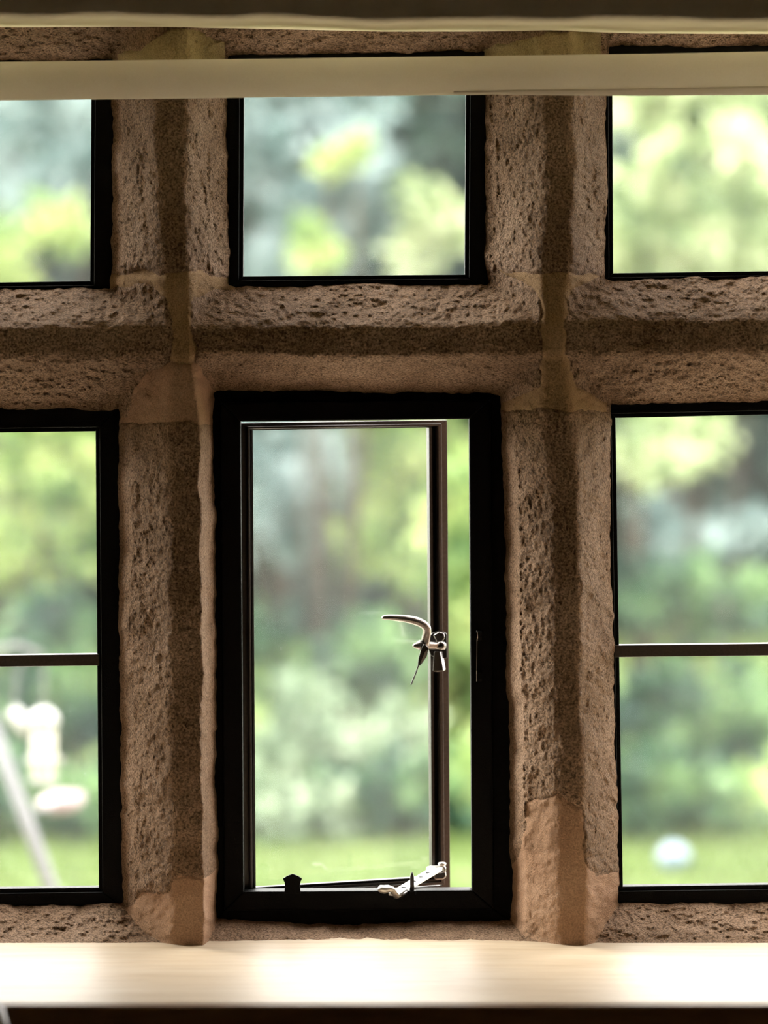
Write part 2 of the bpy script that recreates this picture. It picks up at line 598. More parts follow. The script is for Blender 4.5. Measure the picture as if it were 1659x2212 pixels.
inL = (PX > 200) & (PX < 520)
inR = (PX > 1020) & (PX < 1360)
region(1, 'transom_stone', 'stone', (jx < 392))
region(2, 'transom_stone', 'stone', (jx >= 392) & (jx < 1198))
region(3, 'transom_stone', 'stone', (jx >= 1198))
region(4, 'jamb_stone', 'stone', (PX < -322) & (jy > 60))
region(5, 'jamb_stone', 'stone', (PX > 1975) & (jy > 60))
region(6, 'head_stone', 'stone', (PY < 200) & (jx < 365))
region(7, 'head_stone', 'stone', (PY < 200) & (jx >= 365) & (jx < 1170))
region(8, 'head_stone', 'stone', (PY < 200) & (jx >= 1170))
hdm = PY < I(PX, [-420, 0, 240, 490, 1045, 1310, 1659, 2080], [140, 140, 150, 150, 140, 140, 130, 130])
region(9, 'sill_stone', 'stone', (PY > 1900) & (jx < 330))
region(10, 'sill_stone', 'stone', (PY > 1900) & (jx >= 330) & (jx < 1200))
region(11, 'sill_stone', 'stone', (PY > 1900) & (jx >= 1200))
region(12, 'mullion', 'stone', inL & (jy >= 128) & (jy < 592) & (ml > hd - 0.004))
region(13, 'mullion', 'stone', inR & (jy >= 118) & (jy < 592) & (mr > hd - 0.004))
region(14, 'mullion', 'stone', inL & (jy > 912) & (jy < 2100) & (ml > si))
region(15, 'mullion', 'stone', inR & (jy > 885) & (jy < 2100) & (mr > si))
# mortar in the crossings
wL = I(PY, [585, 600, 625, 650, 700, 740, 780, 800], [60, 50, 44, 27, 22, 24, 30, 30])
region(16, 'mortar_joint', 'mortar', (np.abs(jx - I(PY, [590, 700, 800], [385, 392, 392])) < wL) & (jy > 590) & (jy < 790) & inL)
wR = I(PY, [585, 600, 620, 650, 700, 800, 835, 850, 870, 900], [120, 85, 48, 25, 24, 26, 40, 70, 110, 110])
region(16, 'mortar_joint', 'mortar', inL & (jy > 592) & (jy < I(PX, [243, 330, 365, 425, 455, 492], [617, 622, 640, 636, 618, 622])))
region(17, 'mortar_joint', 'mortar', (np.abs(jx - 1198) < wR) & (jy > 588) & (jy < 888) & inR)
xl_ = I(PY, [775, 790, 820, 860, 900, 930], [368, 345, 305, 280, 268, 200])
xr_ = I(PY, [775, 790, 820, 840, 930], [418, 432, 452, 462, 520])
region(18, 'render_patch', 'pink', (jx > xl_) & (jx < xr_) & (jy > 778) & (jy <= 912))
bl = I(jx, [262, 290, 310, 360, 375, 440, 470], [1960, 1952, 1932, 1925, 1893, 1890, 1880])
region(19, 'render_patch', 'pink', inL & (jy > bl) & (ml > si - 0.003) & (PX > 262))
br = I(jx, [1090, 1120, 1135, 1205, 1225, 1255, 1262, 1285, 1335], [1880, 1850, 1735, 1712, 1730, 1750, 1860, 1885, 1876])
region(20, 'render_patch', 'pink', inR & (jy > br) & (mr > si - 0.003))
region(21, 'mortar_joint', 'lichen', (PX > 252) & (PX < 486) & (jy > I(PX, [250, 300, 365, 400, 486], [118, 105, 62, 60, 96])) & (jy < 140))
region(22, 'mortar_joint', 'lichen', (PX > 1042) & (PX < 1298) & (jy > I(PX, [1042, 1080, 1150, 1240, 1298], [108, 90, 72, 66, 70])) & (jy < 130))

# relief: chiselled stone, smooth mortar, sunken joints
smoothm = np.isin(LAB, [16, 17, 18, 19, 20]).astype(float)
edge = np.zeros(PX.shape)
edge[:, 1:] += LAB[:, 1:] != LAB[:, :-1]
edge[1:, :] += LAB[1:, :] != LAB[:-1, :]
edge = np.minimum(edge, 1)


def blur(a, n):
    for _ in range(n):
        p = np.pad(a, 1, mode='edge')
        a = (p[:-2, 1:-1] + p[2:, 1:-1] + p[1:-1, :-2] + p[1:-1, 2:] + 2 * a) / 6
    return a


edge = np.clip(blur(edge, 4) * 2.6, 0, 1)
smoothm = blur(smoothm, 3)
ampl = 0.8 * (1 - 0.85 * smoothm)
vert = np.maximum(ml, mr) > np.maximum(np.maximum(tr_, hd), si)       # tool marks run along the stone
sxx = np.where(vert, 1.0, 0.62)
syy = np.where(vert, 0.62, 1.0)
chis = fbm(PX * sxx, PY * syy, 7, 2, 71, 0.7)
chis2 = fbm(PX * sxx, PY * syy, 24, 2, 73, 0.6)
pit = np.maximum(0, fbm(PX, PY, 8, 2, 81) - 0.55)
lump = fbm(PX, PY, 46, 3, 91)
ledge = np.abs(fbm(PX * 0.5, PY * 1.3, 24, 2, 95))
frontal = np.clip((h - 0.107) / 0.02, 0, 1)
rel = ampl * (0.0028 * chis + 0.0012 * chis2 - 0.0020 * pit + 0.0026 * lump - np.where(vert, 0.0, 0.0040) * ledge)
rel = (rel + 0.0007 * smoothm * chis) * (1 - 0.45 * frontal)
rel = rel * np.where((PX > lx[0] + 20) & (PX < lx[1] + 6) | (PX > rx[0] + 30) & (PX < rx[1] + 6), 0.62, 1.0)   # broad splays are dressed finer
inside = np.clip((h + 0.004) / 0.012, 0, 1) * (0.12 + 0.88 * fade)
hh = h + rel * inside - 0.0032 * edge * (1 - 0.5 * smoothm) * inside - 0.0012 * smoothm
# a broken corner under the upper left mullion
hh -= 0.010 * np.exp(-(((PX - 300) / 48) ** 2 + ((PY - 588 - 0.0016 * (PX - 300) ** 2) / 11) ** 2))

Yv = -hh
d_ = D + Yv
VX = (PX - CX) * d_ / F
VZ = ZC + (HY - PY) * d_ / F
VAL = hh > -0.024
cell_ok = VAL[:-1, :-1] & VAL[1:, :-1] & VAL[:-1, 1:] & VAL[1:, 1:]
cell_lab = LAB[:-1, :-1]
nrow, ncol = PX.shape
idx = np.arange(nrow * ncol).reshape(nrow, ncol)

surround = empty('trim_1', (0, -0.06, SILL_Z))
tag(surround, 'rough brown sandstone window surround with two mullions and a transom', 'window surround', kind='structure')


def np_mesh(name, verts, faces):
    me = bpy.data.meshes.new(name)
    nv, nf = len(verts), len(faces)
    me.vertices.add(nv)
    me.vertices.foreach_set('co', verts.astype(np.float32).ravel())
    me.loops.add(nf * 4)
    me.loops.foreach_set('vertex_index', faces.astype(np.int32).ravel())
    me.polygons.add(nf)
    me.polygons.foreach_set('loop_start', (np.arange(nf) * 4).astype(np.int32))
    me.update(calc_edges=True)
    me.validate()
    return me


# coarse garden side of the same stones
S2 = 8
hb = h[::S2, ::S2]
Yb = 0.028 + 0.75 * np.maximum(hb, -0.01)
db = D + Yb
BX, BZ = (PX[::S2, ::S2] - CX) * db / F, ZC + (HY - PY[::S2, ::S2]) * db / F
labb = LAB[::S2, ::S2]
okb = hb > -0.006
cellb = okb[:-1, :-1] & okb[1:, :-1] & okb[:-1, 1:] & okb[1:, 1:]
idb = np.arange(hb.size).reshape(hb.shape)
part_labels = {12: 'upper left mullion of pecked brown stone', 13: 'upper right mullion of pecked brown stone',
               14: 'lower left mullion of pecked brown stone', 15: 'lower right mullion with a dark weathered hollow',
               16: 'smooth tan mortar in the left crossing', 17: 'smooth tan mortar in the right crossing',
               18: 'smooth pinkish repair under the left crossing', 19: 'smooth pink repair at the foot of the left mullion',
               20: 'smooth pink repair at the foot of the right mullion', 21: 'ochre mortar above the left mullion',
               22: 'ochre mortar above the right mullion'}
for i, (nm, mt) in names.items():
    sel = cell_ok & (cell_lab == i)
    if sel.sum() < 30:
        continue
    a = idx[:-1, :-1][sel]
    quads = np.stack([a, a + ncol, a + ncol + 1, a + 1], 1)
    u, inv = np.unique(quads.ravel(), return_inverse=True)
    vv = np.stack([VX.ravel()[u], Yv.ravel()[u], VZ.ravel()[u]], 1)
    qq = inv.reshape(-1, 4)
    selb = cellb & (labb[:-1, :-1] == i)
    if selb.sum():
        a = idb[:-1, :-1][selb]
        nb = hb.shape[1]
        qb = np.stack([a, a + 1, a + nb + 1, a + nb], 1)
        ub, invb = np.unique(qb.ravel(), return_inverse=True)
        vb = np.stack([BX.ravel()[ub], Yb.ravel()[ub], BZ.ravel()[ub]], 1)
        qq = np.concatenate([qq, invb.reshape(-1, 4) + len(vv)])
        vv = np.concatenate([vv, vb])
    c = vv.mean(0)
    me = np_mesh(nm, vv - c, qq)
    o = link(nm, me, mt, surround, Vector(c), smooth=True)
    if i in part_labels:
        o['label'] = part_labels[i]

# ------------------------------------------------------------------ wooden sill
sill = empty('trim_2', (0, -0.33, SILL_Z - 0.045))
tag(sill, 'wide pale varnished wooden window sill with dark front edge', 'window sill', kind='structure')
SF = -0.60
MB().box((-OPX - 0.06, SF + 0.004, SILL_Z - 0.045), (OPX + 0.06, -0.03, SILL_Z)).build('sill_board', 'sill_wood', sill, bevel=0.003)
MB().box((-OPX - 0.06, SF - 0.014, SILL_Z - 0.075), (OPX + 0.06, SF + 0.0035, SILL_Z - 0.001)).build('front_edge', 'edge_wood', sill, bevel=0.004)


# ------------------------------------------------------------------ steel windows
def ring(parent, outer, inner, y0, y1, mat, bevel=0.0012, names_=('rail', 'stile', 'rail', 'stile'), skip=()):
    """four mitred bars between two quads of photo points (tl, tr, br, bl)"""
    out = []
    for k in range(4):
        if k in skip:
            continue
        q = [outer[k], outer[(k + 1) % 4], inner[(k + 1) % 4], inner[k]]
        base = [P(x, y, 0.0) for x, y in q]
        o = MB().hexa([v + Vector((0, y0, 0)) for v in base], [v + Vector((0, y1, 0)) for v in base]).build(names_[k], mat, parent, bevel=bevel)
        out.append(o)
    return out


def grow(q, n):
    if not hasattr(n, '__len__'):
        n = (n, n, n, n)                      # left, top, right, bottom
    l, t, r, b = n
    (a, c), (d, e), (f_, g), (h_, i_) = q
    return [(a - l, c - t), (d + r, e - t), (f_ + r, g + b), (h_ - l, i_ + b)]


def pane(parent, q, y=0.010, name='pane'):
    base = [P(x, y_, 0.0) for x, y_ in grow(q, 3)]
    o = MB().hexa([v + Vector((0, y, 0)) for v in base], [v + Vector((0, y + 0.004, 0)) for v in base]).build(name, 'glass', parent)
    return o


def fixed_light(n, q, margins, label, bar=None):
    w = empty('window_%d' % n, P(sum(p[0] for p in q) / 4, q[2][1], 0.01))
    tag(w, label, 'window', kind='structure')
    l, t, r, b = margins
    ring(w, grow(q, [m + 26 for m in margins]), grow(q, 9), -0.001, 0.030, 'black')
    ring(w, grow(q, 10), q, 0.004, 0.026, 'black', 0.0008, ('glazing_bead',) * 4)
    # sealant squeezed against the stone
    if bar is None:
        pane(w, q)
    else:
        (yl0, yr0), (yl1, yr1) = bar
        xl0, xr0 = q[0][0], q[1][0]
        pane(w, [q[0], q[1], (q[1][0] + (q[2][0] - q[1][0]) * 0.5, yr0), (q[0][0] + (q[3][0] - q[0][0]) * 0.5, yl0)])
        pane(w, [(q[0][0] + (q[3][0] - q[0][0]) * 0.5, yl1), (q[1][0] + (q[2][0] - q[1][0]) * 0.5, yr1), q[2], q[3]])
        base = [P(x, y, 0) for x, y in ((xl0 - 6, yl0), (xr0 + 8, yr0), (xr0 + 8, yr1), (xl0 - 6, yl1))]
        MB().hexa([v + Vector((0, 0.0, 0)) for v in base], [v + Vector((0, 0.022, 0)) for v in base]).build('glazing_bar', 'gasket', w, bevel=0.001)
    return w


fixed_light(1, [(-285, 160), (197, 158), (194, 607), (-288, 614)], (40, 40, 48, 15), 'upper left fixed light in a black steel frame')
fixed_light(2, [(527, 152), (1007, 140), (1004, 593), (525, 597)], (38, 40, 44, 24), 'upper middle fixed light in a black steel frame')
fixed_light(3, [(1323, 132), (1935, 130), (1937, 582), (1325, 590)], (15, 40, 40, 15), 'upper right fixed light in a black steel frame')
fixed_light(4, [(-285, 938), (206, 932), (213, 1918), (-280, 1924)], (40, 50, 48, 34), 'lower left fixed light with one glazing bar',
            bar=((1419, 1413), (1444, 1438)))
fixed_light(6, [(1330, 903), (1935, 890), (1940, 1908), (1346, 1916)], (16, 32, 40, 34), 'lower right fixed light with one glazing bar',
            bar=((1394, 1387), (1420, 1413)))

# the opening light: fixed outer frame
w5 = empty('window_5', P(790, 1950, 0.01))
tag(w5, 'black hammered steel frame of the open middle casement', 'window', kind='structure')
opn = [(520, 911), (1013, 905), (1019, 1922), (527, 1925)]
ring(w5, grow(opn, (84, 95, 110, 95)), grow(opn, (42, 40, 46, 41)), 0.006, 0.034, 'putty', 0.002, ('subframe',) * 4)
ring(w5, grow(opn, (43, 41, 47, 42)), opn, -0.004, 0.030, 'black', 0.0022)
# shield-shaped stay rest
z_ = P(631, 1932, -0.006)
pts = [(614, 1931), (650, 1931), (648, 1913), (649, 1906), (652.5, 1898), (643, 1892), (632, 1888), (621, 1892), (611, 1898), (614.5, 1906), (615.5, 1913)]
MB().prism([P(x, y, -0.010) for x, y in pts], (0, 0.004, 0)).build('stay_rest', 'black', w5, bevel=0.0006)
# stay pin on its foot
a = P(890, 1918, -0.004)
MB().tube([P(890, 1925, -0.006), P(890, 1896, -0.006), P(890, 1889, -0.006), P(890, 1884, -0.006)], [0.0031, 0.0031, 0.0022, 0.0008], 12).build('stay_pin', 'black_metal', w5, smooth=True)
MB().tube([P(890, 1932, -0.006), P(890, 1924, -0.006)], 0.006, 12).build('pin_foot', 'black', w5)
MB().tube([P(812, 1957, -0.006), P(812, 1957, -0.002)], 0.003, 8).build('screw', 'putty', w5)
# striking plate on the right stile
pl = MB()
prof = [(1362, -0.007), (1366, -0.013), (1376, -0.012), (1384, -0.007), (1448, -0.007), (1456, -0.011), (1466, -0.010), (1472, -0.006)]
for (ya, fa), (yb, fb) in zip(prof[:-1], prof[1:]):
    pl.hexa([P(1028, ya, fa), P(1041, ya, fa), P(1041, yb, fb), P(1028, yb, fb)], [P(1028, ya, -0.003), P(1041, ya, -0.003), P(1041, yb, -0.003), P(1028, yb, -0.003)])
pl.build('striking_plate', 'putty', w5)
pe = MB()  # thin pale steel strip along the left edge of the plate
for (ya, fa), (yb, fb) in zip(prof[:-1], prof[1:]):
    bow = lambda y: 1029 + 2.2 * math.sin(math.pi * min(1, max(0, (y - 1362) / 24)))
    pe.hexa([P(bow(ya), ya, fa - .0006), P(bow(ya) + 1.4, ya, fa - .0006), P(bow(yb) + 1.4, yb, fb - .0006), P(bow(yb), yb, fb - .0006)],
            [P(bow(ya), ya, -0.004), P(bow(ya) + 1.4, ya, -0.004), P(bow(yb) + 1.4, yb, -0.004), P(bow(yb), yb, -0.004)])
tag(pe.build('pale_edge', 'pale_steel', w5), 'thin pale steel strip along the edge of the striking plate')

# ------------------------------------------------------------------ the casement, swung out on its left hinges
TH = math.radians(21.5)
hinge = P(527, 1925, 0.020)
LEN = 0.3165
sash = empty('casement_window', hinge)
tag(sash, 'steel casement swung outward on its left hinges with dusty glass', 'casement', kind='thing')
ROLL = math.radians(0.38)
SM = Matrix.Translation(hinge) @ Matrix.Rotation(-ROLL, 4, 'Y') @ Matrix.Rotation(TH, 4, 'Z')
pxm = (D + 0.02) / F
SZ = lambda py: (1925 - py) * pxm                # height above the hinge foot for a closed-position row
ZT, ZB = SZ(914), SZ(1958)
GT, GB = SZ(930), SZ(1919)
GL, GR = 0.0190, LEN - 0.0290


def sash_bar(name, quads, y0, y1, mat, bevel=0.001):
    b = [Vector((x, 0, z)) for x, z in quads]
    m = MB().hexa([SM @ (v + Vector((0, y0, 0))) for v in b], [SM @ (v + Vector((0, y1, 0))) for v in b])
    return m.build(name, mat, sash, bevel=bevel)


def sash_ring(o, i, y0, y1, mat, names_=('rail', 'stile', 'rail', 'stile'), bevel=0.001):
    (ol, ot, orr, ob), (il, it, ir, ib) = o, i
    oq = [(ol, ot), (orr, ot), (orr, ob), (ol, ob)]
    iq = [(il, it), (ir, it), (ir, ib), (il, ib)]
    for k in range(4):
        sash_bar(names_[k], [oq[k], oq[(k + 1) % 4], iq[(k + 1) % 4], iq[k]], y0, y1, mat, bevel)


sash_ring((0.0, ZT, LEN, ZB), (0.010, ZT - 0.006, LEN - 0.0125, GB - 0.014), 0.004, 0.014, 'gasket')                       # outer flange
sash_ring((0.009, ZT - 0.005, LEN - 0.0115, GB - 0.012), (0.0120, ZT - 0.0085, LEN - 0.017, GB - 0.008), -0.002, 0.014, 'gasket', ('seal_rib',) * 4, 0.0008)
sash_ring((0.0115, ZT - 0.008, LEN - 0.0165, GB - 0.0075), (0.0140, GT + 0.0015, LEN - 0.0180, GB - 0.004), 0.0015, 0.016, 'black_metal', ('seal_rib',) * 4, 0.0006)
sash_ring((0.0135, GT + 0.002, LEN - 0.0175, GB - 0.0045), (GL - 0.003, GT + 0.0008, GR + 0.004, GB - 0.001), 0.006, 0.018, 'black', ('glazing_rebate',) * 4, 0.0006)
sash_ring((GL - 0.0035, GT + 0.001, GR + 0.0045, GB - 0.0012), (GL, GT, GR, GB), 0.003, 0.014, 'black_metal', ('glazing_bead',) * 4, 0.0006)
gp = [Vector((x, 0, z)) for x, z in ((GL - 0.002, GT + 0.001), (GR + 0.002, GT + 0.001), (GR + 0.002, GB - 0.001), (GL - 0.002, GB - 0.001))]
MB().hexa([SM @ (v + Vector((0, 0.009, 0))) for v in gp], [SM @ (v + Vector((0, 0.013, 0))) for v in gp]).build('pane', 'glass', sash)

# casement fastener on the free stile
HYd = 0.106
hd_ = empty('handle', P(945, 1395, HYd), sash)
n_in = Vector((math.sin(TH), -math.cos(TH), 0))
# backplate
pp = [(928, 1372), (934, 1366), (946, 1363), (958, 1364), (965, 1368), (966, 1420), (957, 1422), (940, 1421), (930, 1414), (925, 1400)]
MB().prism([P(x, y, 0.1280) for x, y in pp], (0, -0.010, 0)).build('backplate', 'black_metal', hd_, bevel=0.001)
# upper lug with its screw
pp = [(936, 1371), (948, 1364), (959, 1367), (961, 1376), (956, 1384), (944, 1387)]
MB().prism([P(x, y, 0.1180) for x, y in pp], (0, -0.010, 0)).build('lug', 'steel', hd_, bevel=0.0012)
MB().tube([P(953, 1371.5, 0.1090), P(953, 1371.5, 0.1060)], 0.0017, 12).build('screw', 'black_metal', hd_)
# pivot barrel from the plate to the left
MB().tube([P(958, 1395, 0.1140), P(940, 1395, 0.1040), P(922, 1394, 0.0940), P(905, 1394, 0.0860), P(899, 1395, 0.0830), P(893, 1395, 0.0800)],
          [0.0062, 0.0055, 0.0058, 0.0058, 0.0042, 0.0020], 16).build('pivot', 'steel', hd_, smooth=True)
MB().tube([P(915, 1394, 0.0900), P(906, 1394, 0.0865)], 0.0075, 16).build('collar', 'black_metal', hd_, smooth=False, bevel=0.0006)
# slotted screw head
sc_c = P(952.5, 1394.5, 0.1050)
MB().tube([sc_c, sc_c + Vector((0, -0.0035, 0)), sc_c + Vector((0, -0.0052, 0))], [0.0062, 0.0060, 0.0036], 20).build('slotted_screw', 'steel', hd_, smooth=True)
sl = [Vector((-0.0058, 0, -0.0026)), Vector((0.0056, 0, 0.0018)), Vector((0.0054, 0, 0.0025)), Vector((-0.006, 0, -0.0019))]
MB().prism([sc_c + v + Vector((0, -0.0056, 0)) for v in sl], (0, 0.002, 0)).build('screw_slot', 'putty', hd_)
# wedge tongue hanging below
pp = [(942, 1406), (956, 1406), (962, 1440), (963, 1448), (950, 1450), (940, 1449)]
MB().prism([P(x, y, 0.1180) for x, y in pp], (-0.0035, -0.012, 0)).build('tongue', 'steel', hd_, bevel=0.0012)
# lever curving up and to the left
path = [(919, 1393, .091), (919, 1384, .088), (921, 1374, .085), (923, 1364, .082), (921, 1355, .078), (914, 1348, .074), (903, 1343, .070), (889, 1339, .066),
        (872, 1336, .063), (855, 1334.5, .060), (840, 1333.5, .058), (829, 1334, .057), (825, 1335.5, .057)]
rad = [.0052, .0050, .0048, .0050, .0056, .0060, .0060, .0056, .0050, .0044, .0038, .0032, .0018]
MB().tube([P(*p) for p in path], rad, 14, flat=1.25, up=(0.2, 0, 1)).build('lever', 'steel', hd_, smooth=True)

# key standing in the fastener's lock
key = empty('window_key', P(905, 1437, 0.0780))
tag(key, 'small dark key hanging from the casement handle', 'key')
pp = [(915, 1391), (921, 1394), (926, 1400), (922, 1418), (912, 1432), (907, 1438), (902, 1435), (904, 1420), (908, 1406)]
MB().prism([P(x, y, 0.0785) for x, y in pp], (0, -0.0045, 0)).build('key_bow', 'black_metal', key, bevel=0.001)
pp = [(918, 1408), (923, 1404), (921, 1417), (912, 1431), (908, 1433)]
MB().prism([P(x, y, 0.0738) for x, y in pp], (0, -0.0010, 0)).build('bow_face', 'pale_steel', key)
MB().tube([P(905, 1434, 0.0760), P(897, 1457, 0.0760), P(888, 1479, 0.0760)], 0.0011, 8).build('key_shank', 'black_metal', key)

# casement stay lying from the frame pin out to the sash
stay = empty('casement_stay', P(890, 1915, -0.006))
tag(stay, 'pale steel casement stay bar with holes, reaching out over the frame', 'window stay')
A, B = P(851, 1936, -0.026), P(944, 1880, 0.1000)
dirv = (B - A).normalized()
side = Vector((dirv.y, -dirv.x, 0)).normalized() * 0.0085
thick = Vector((0, 0, 0.0045))
MB().hexa([A - side, A + side, B + side, B - side], [A - side + thick, A + side + thick, B + side + thick, B - side + thick]).build('stay_arm', 'pale_steel', stay, bevel=0.0008)
for t in (0.22, 0.46, 0.62, 0.78):
    c_ = A.lerp(B, t) + thick
    MB().tube([c_ - Vector((0, 0, 0.001)), c_ + Vector((0, 0, 0.0004))], 0.0034, 14).build('hole', 'putty', stay)
tabp = [P(863, 1933, -.030), P(858, 1936, -.030), P(852, 1929, -.034), P(847, 1922, -.036), P(838, 1920, -.038), P(830, 1921.5, -.040), P(822, 1920.5, -.041), P(816, 1922, -.042)]
MB().tube(tabp, [.0035, .0036, .0040, .0046, .0054, .0060, .0056, .0022], 12, flat=1.5, up=(0, 0, 1)).build('thumb_tab', 'pale_steel', stay, smooth=True)
MB().tube([P(853, 1936, -.026), P(866, 1934, -.018), P(878, 1930, -.010)], [.0038, .0042, .0036], 10).build('tab_neck', 'steel', stay, smooth=True)
# bracket and rivets at the sash end
bp = [(920, 1882), (921, 1873), (930, 1870), (958, 1868), (963, 1872), (963, 1880), (958, 1883), (957, 1875), (930, 1877), (927, 1884)]
MB().prism([P(x, y, 0.1180) for x, y in bp], (0, -0.014, 0)).build('bracket', 'pale_steel', stay, bevel=0.0008)
MB().prism([P(x, y, 0.1280) for x, y in ((936, 1880), (962, 1878), (964, 1890), (957, 1896), (940, 1897), (935, 1890))], (0, -0.02, 0)).build('knuckle', 'steel', stay, bevel=0.002)
for x, y, r in ((955, 1869, .0058), (930, 1880, .0030), (941, 1880, .0028)):
    c_ = P(x, y, 0.108)
    MB().tube([c_, c_ + Vector((0, 0, .003)), c_ + Vector((0, 0, .0045))], [r, r, r * 0.5], 14).build('rivet', 'pale_steel', stay, smooth=True)

# ------------------------------------------------------------------ roller blind, rolled up under the lintel
BY = -0.20
blind = empty('roller_blind', P(829, 165, BY))
tag(blind, 'rolled-up cream fabric roller blind hung across the top of the window', 'roller blind')
path, rad = [], []
for k in range(61):
    px = lerp(-405, 2064, k / 60)
    ctr = I(px, [-405, 0, 500, 1000, 1400, 1659, 2064], [180, 175.5, 169.5, 163.5, 158, 153, 147])
    path.append(P(px, ctr, BY))
    rad.append(41.8 * (D + BY) / F)
MB().tube(path, rad, 64, up=(0, 0, 1)).build('fabric_roll', 'blind', blind, smooth=True)
# loose outer layer and hem showing under the right half
hem, n_ = MB(), 40
row = []
for k in range(n_ + 1):
    px = lerp(980, 2064, k / n_)
    ctr = I(px, [-405, 0, 500, 1000, 1400, 1659, 2064], [180, 175.5, 169.5, 163.5, 158, 153, 147])
    drop = I(px, [980, 1200, 1400, 1659, 2064], [38.5, 44.5, 48.5, 51.5, 54])
    row.append((px, ctr, drop))
vs, fs = [], []
for px, ctr, drop in row:
    q_ = min(1.0, (px - 980) / 260)
    for (oy, yy) in ((33, BY - lerp(0.0150, 0.0172, q_)), (37.5, BY - lerp(0.0110, 0.0150, q_)), (drop, BY - 0.008), (drop + 0.8, BY - 0.004), (drop, BY + 0.002), (36, BY - 0.012)):
        vs.append(P(px, ctr + oy, yy))
m_ = 6
for k in range(n_):
    for j in range(m_):
        fs.append((k * m_ + j, k * m_ + (j + 1) % m_, (k + 1) * m_ + (j + 1) % m_, (k + 1) * m_ + j))
fs += [tuple(range(m_)), tuple(n_ * m_ + j for j in range(m_))[::-1]]
hem.add(vs, fs).build('hem', 'blind', blind, smooth=True)
for px, ctr in ((-405, 180), (2064, 147)):
    c_ = P(px, ctr, BY)
    s_ = -1 if px < 0 else 1
    MB().box((c_.x - 0.004, BY - 0.02, c_.z - 0.02), (c_.x + 0.004, BY + 0.02, ZC + (HY - 60) * (D + BY) / F + 0.01)).build('bracket', 'pale_steel', blind, bevel=0.002)

# ------------------------------------------------------------------ a chair before the sill, only its back corner in view
ch = empty('tubular_chair', (P(-180, 2160, -1.0).x, -1.2, 0))
tag(ch, 'dark metal tubular chair at the lower left corner, only its back rim showing', 'chair')
tx = P(-10, 2160, -1.0).x
x0 = tx - 0.42
zt = P(14, 2160, -1.0).z
arc = []
for k in range(13):
    q = math.pi * k / 12
    arc.append(((x0 + tx) / 2 + math.cos(q) * (tx - x0) / 2, -1.0 + 0.02 * math.sin(q), zt - 0.05 + 0.10 * math.sin(q) ** 0.6 if False else zt - 0.045 + 0.10 * math.sin(q)))
MB().tube([(tx, -1.04, 0.44), (tx + 0.002, -1.0, 0.70)] + arc + [(x0, -1.0, 0.70), (x0, -1.04, 0.44)], 0.019, 16).build('back_frame', 'chair_metal', ch, smooth=True)
MB().hexa([(x0 + .02, -1.02, .62), (tx - .02, -1.02, .62), (tx - .02, -1.0, zt - .05), (x0 + .02, -1.0, zt - .05)],
          [(x0 + .02, -1.04, .62), (tx - .02, -1.04, .62), (tx - .02, -1.02, zt - .05), (x0 + .02, -1.02, zt - .05)]).build('backrest', 'chair_seat', ch, bevel=0.008)
MB().box((x0, -1.46, .42), (tx, -1.04, .465)).build('seat', 'chair_seat', ch, bevel=0.015)
for lx_, ly_ in ((x0, -1.04), (tx, -1.04), (x0 + .01, -1.44), (tx - .01, -1.44)):
    MB().tube([(lx_, ly_, .45), (lx_, ly_ + (0.03 if ly_ > -1.2 else -0.03), 0.0)], 0.0125, 12).build('leg', 'chair_metal', ch, smooth=True)

# ------------------------------------------------------------------ the garden
g = MB().box((-30, 0.24, GZ - 0.2), (30, 45, GZ)).build('garden_ground', 'soil')
tag(g, 'mown green lawn outside the window', 'lawn', kind='structure')
g = MB().box((-5, 0.24, GZ - 0.02), (5, 2.6, GZ + 0.03)).build('bounce_slab', 'bounce_slab')  # added slab, out of view, bounces daylight up into the room
tag(g, 'added pale stone slab, unseen below the window, bouncing daylight into the room', 'bounce_slab', kind='structure')
# blades of grass over the strip that can be seen
nb = 26000
bx_ = rng.uniform(-3.2, 3.2, nb)
by_ = rng.uniform(5.0, 10.5, nb)
hgt = rng.uniform(0.025, 0.06, nb)
an = rng.uniform(0, math.pi, nb)
wd = 0.007
ln = rng.uniform(-0.02, 0.02, (nb, 2))
vv = np.zeros((nb, 4, 3))
cx_, sx_ = np.cos(an) * wd, np.sin(an) * wd
vv[:, 0] = np.stack([bx_ - cx_, by_ - sx_, np.full(nb, GZ)], 1)
vv[:, 1] = np.stack([bx_ + cx_, by_ + sx_, np.full(nb, GZ)], 1)
vv[:, 2] = np.stack([bx_ + cx_ * .3 + ln[:, 0], by_ + sx_ * .3 + ln[:, 1], GZ + hgt], 1)
vv[:, 3] = np.stack([bx_ - cx_ * .3 + ln[:, 0], by_ - sx_ * .3 + ln[:, 1], GZ + hgt], 1)
me = np_mesh('grass', vv.reshape(-1, 3), np.arange(nb * 4).reshape(-1, 4))
tag(link('grass', me, 'grass'), 'short bright green grass of the lawn', 'grass', kind='stuff')


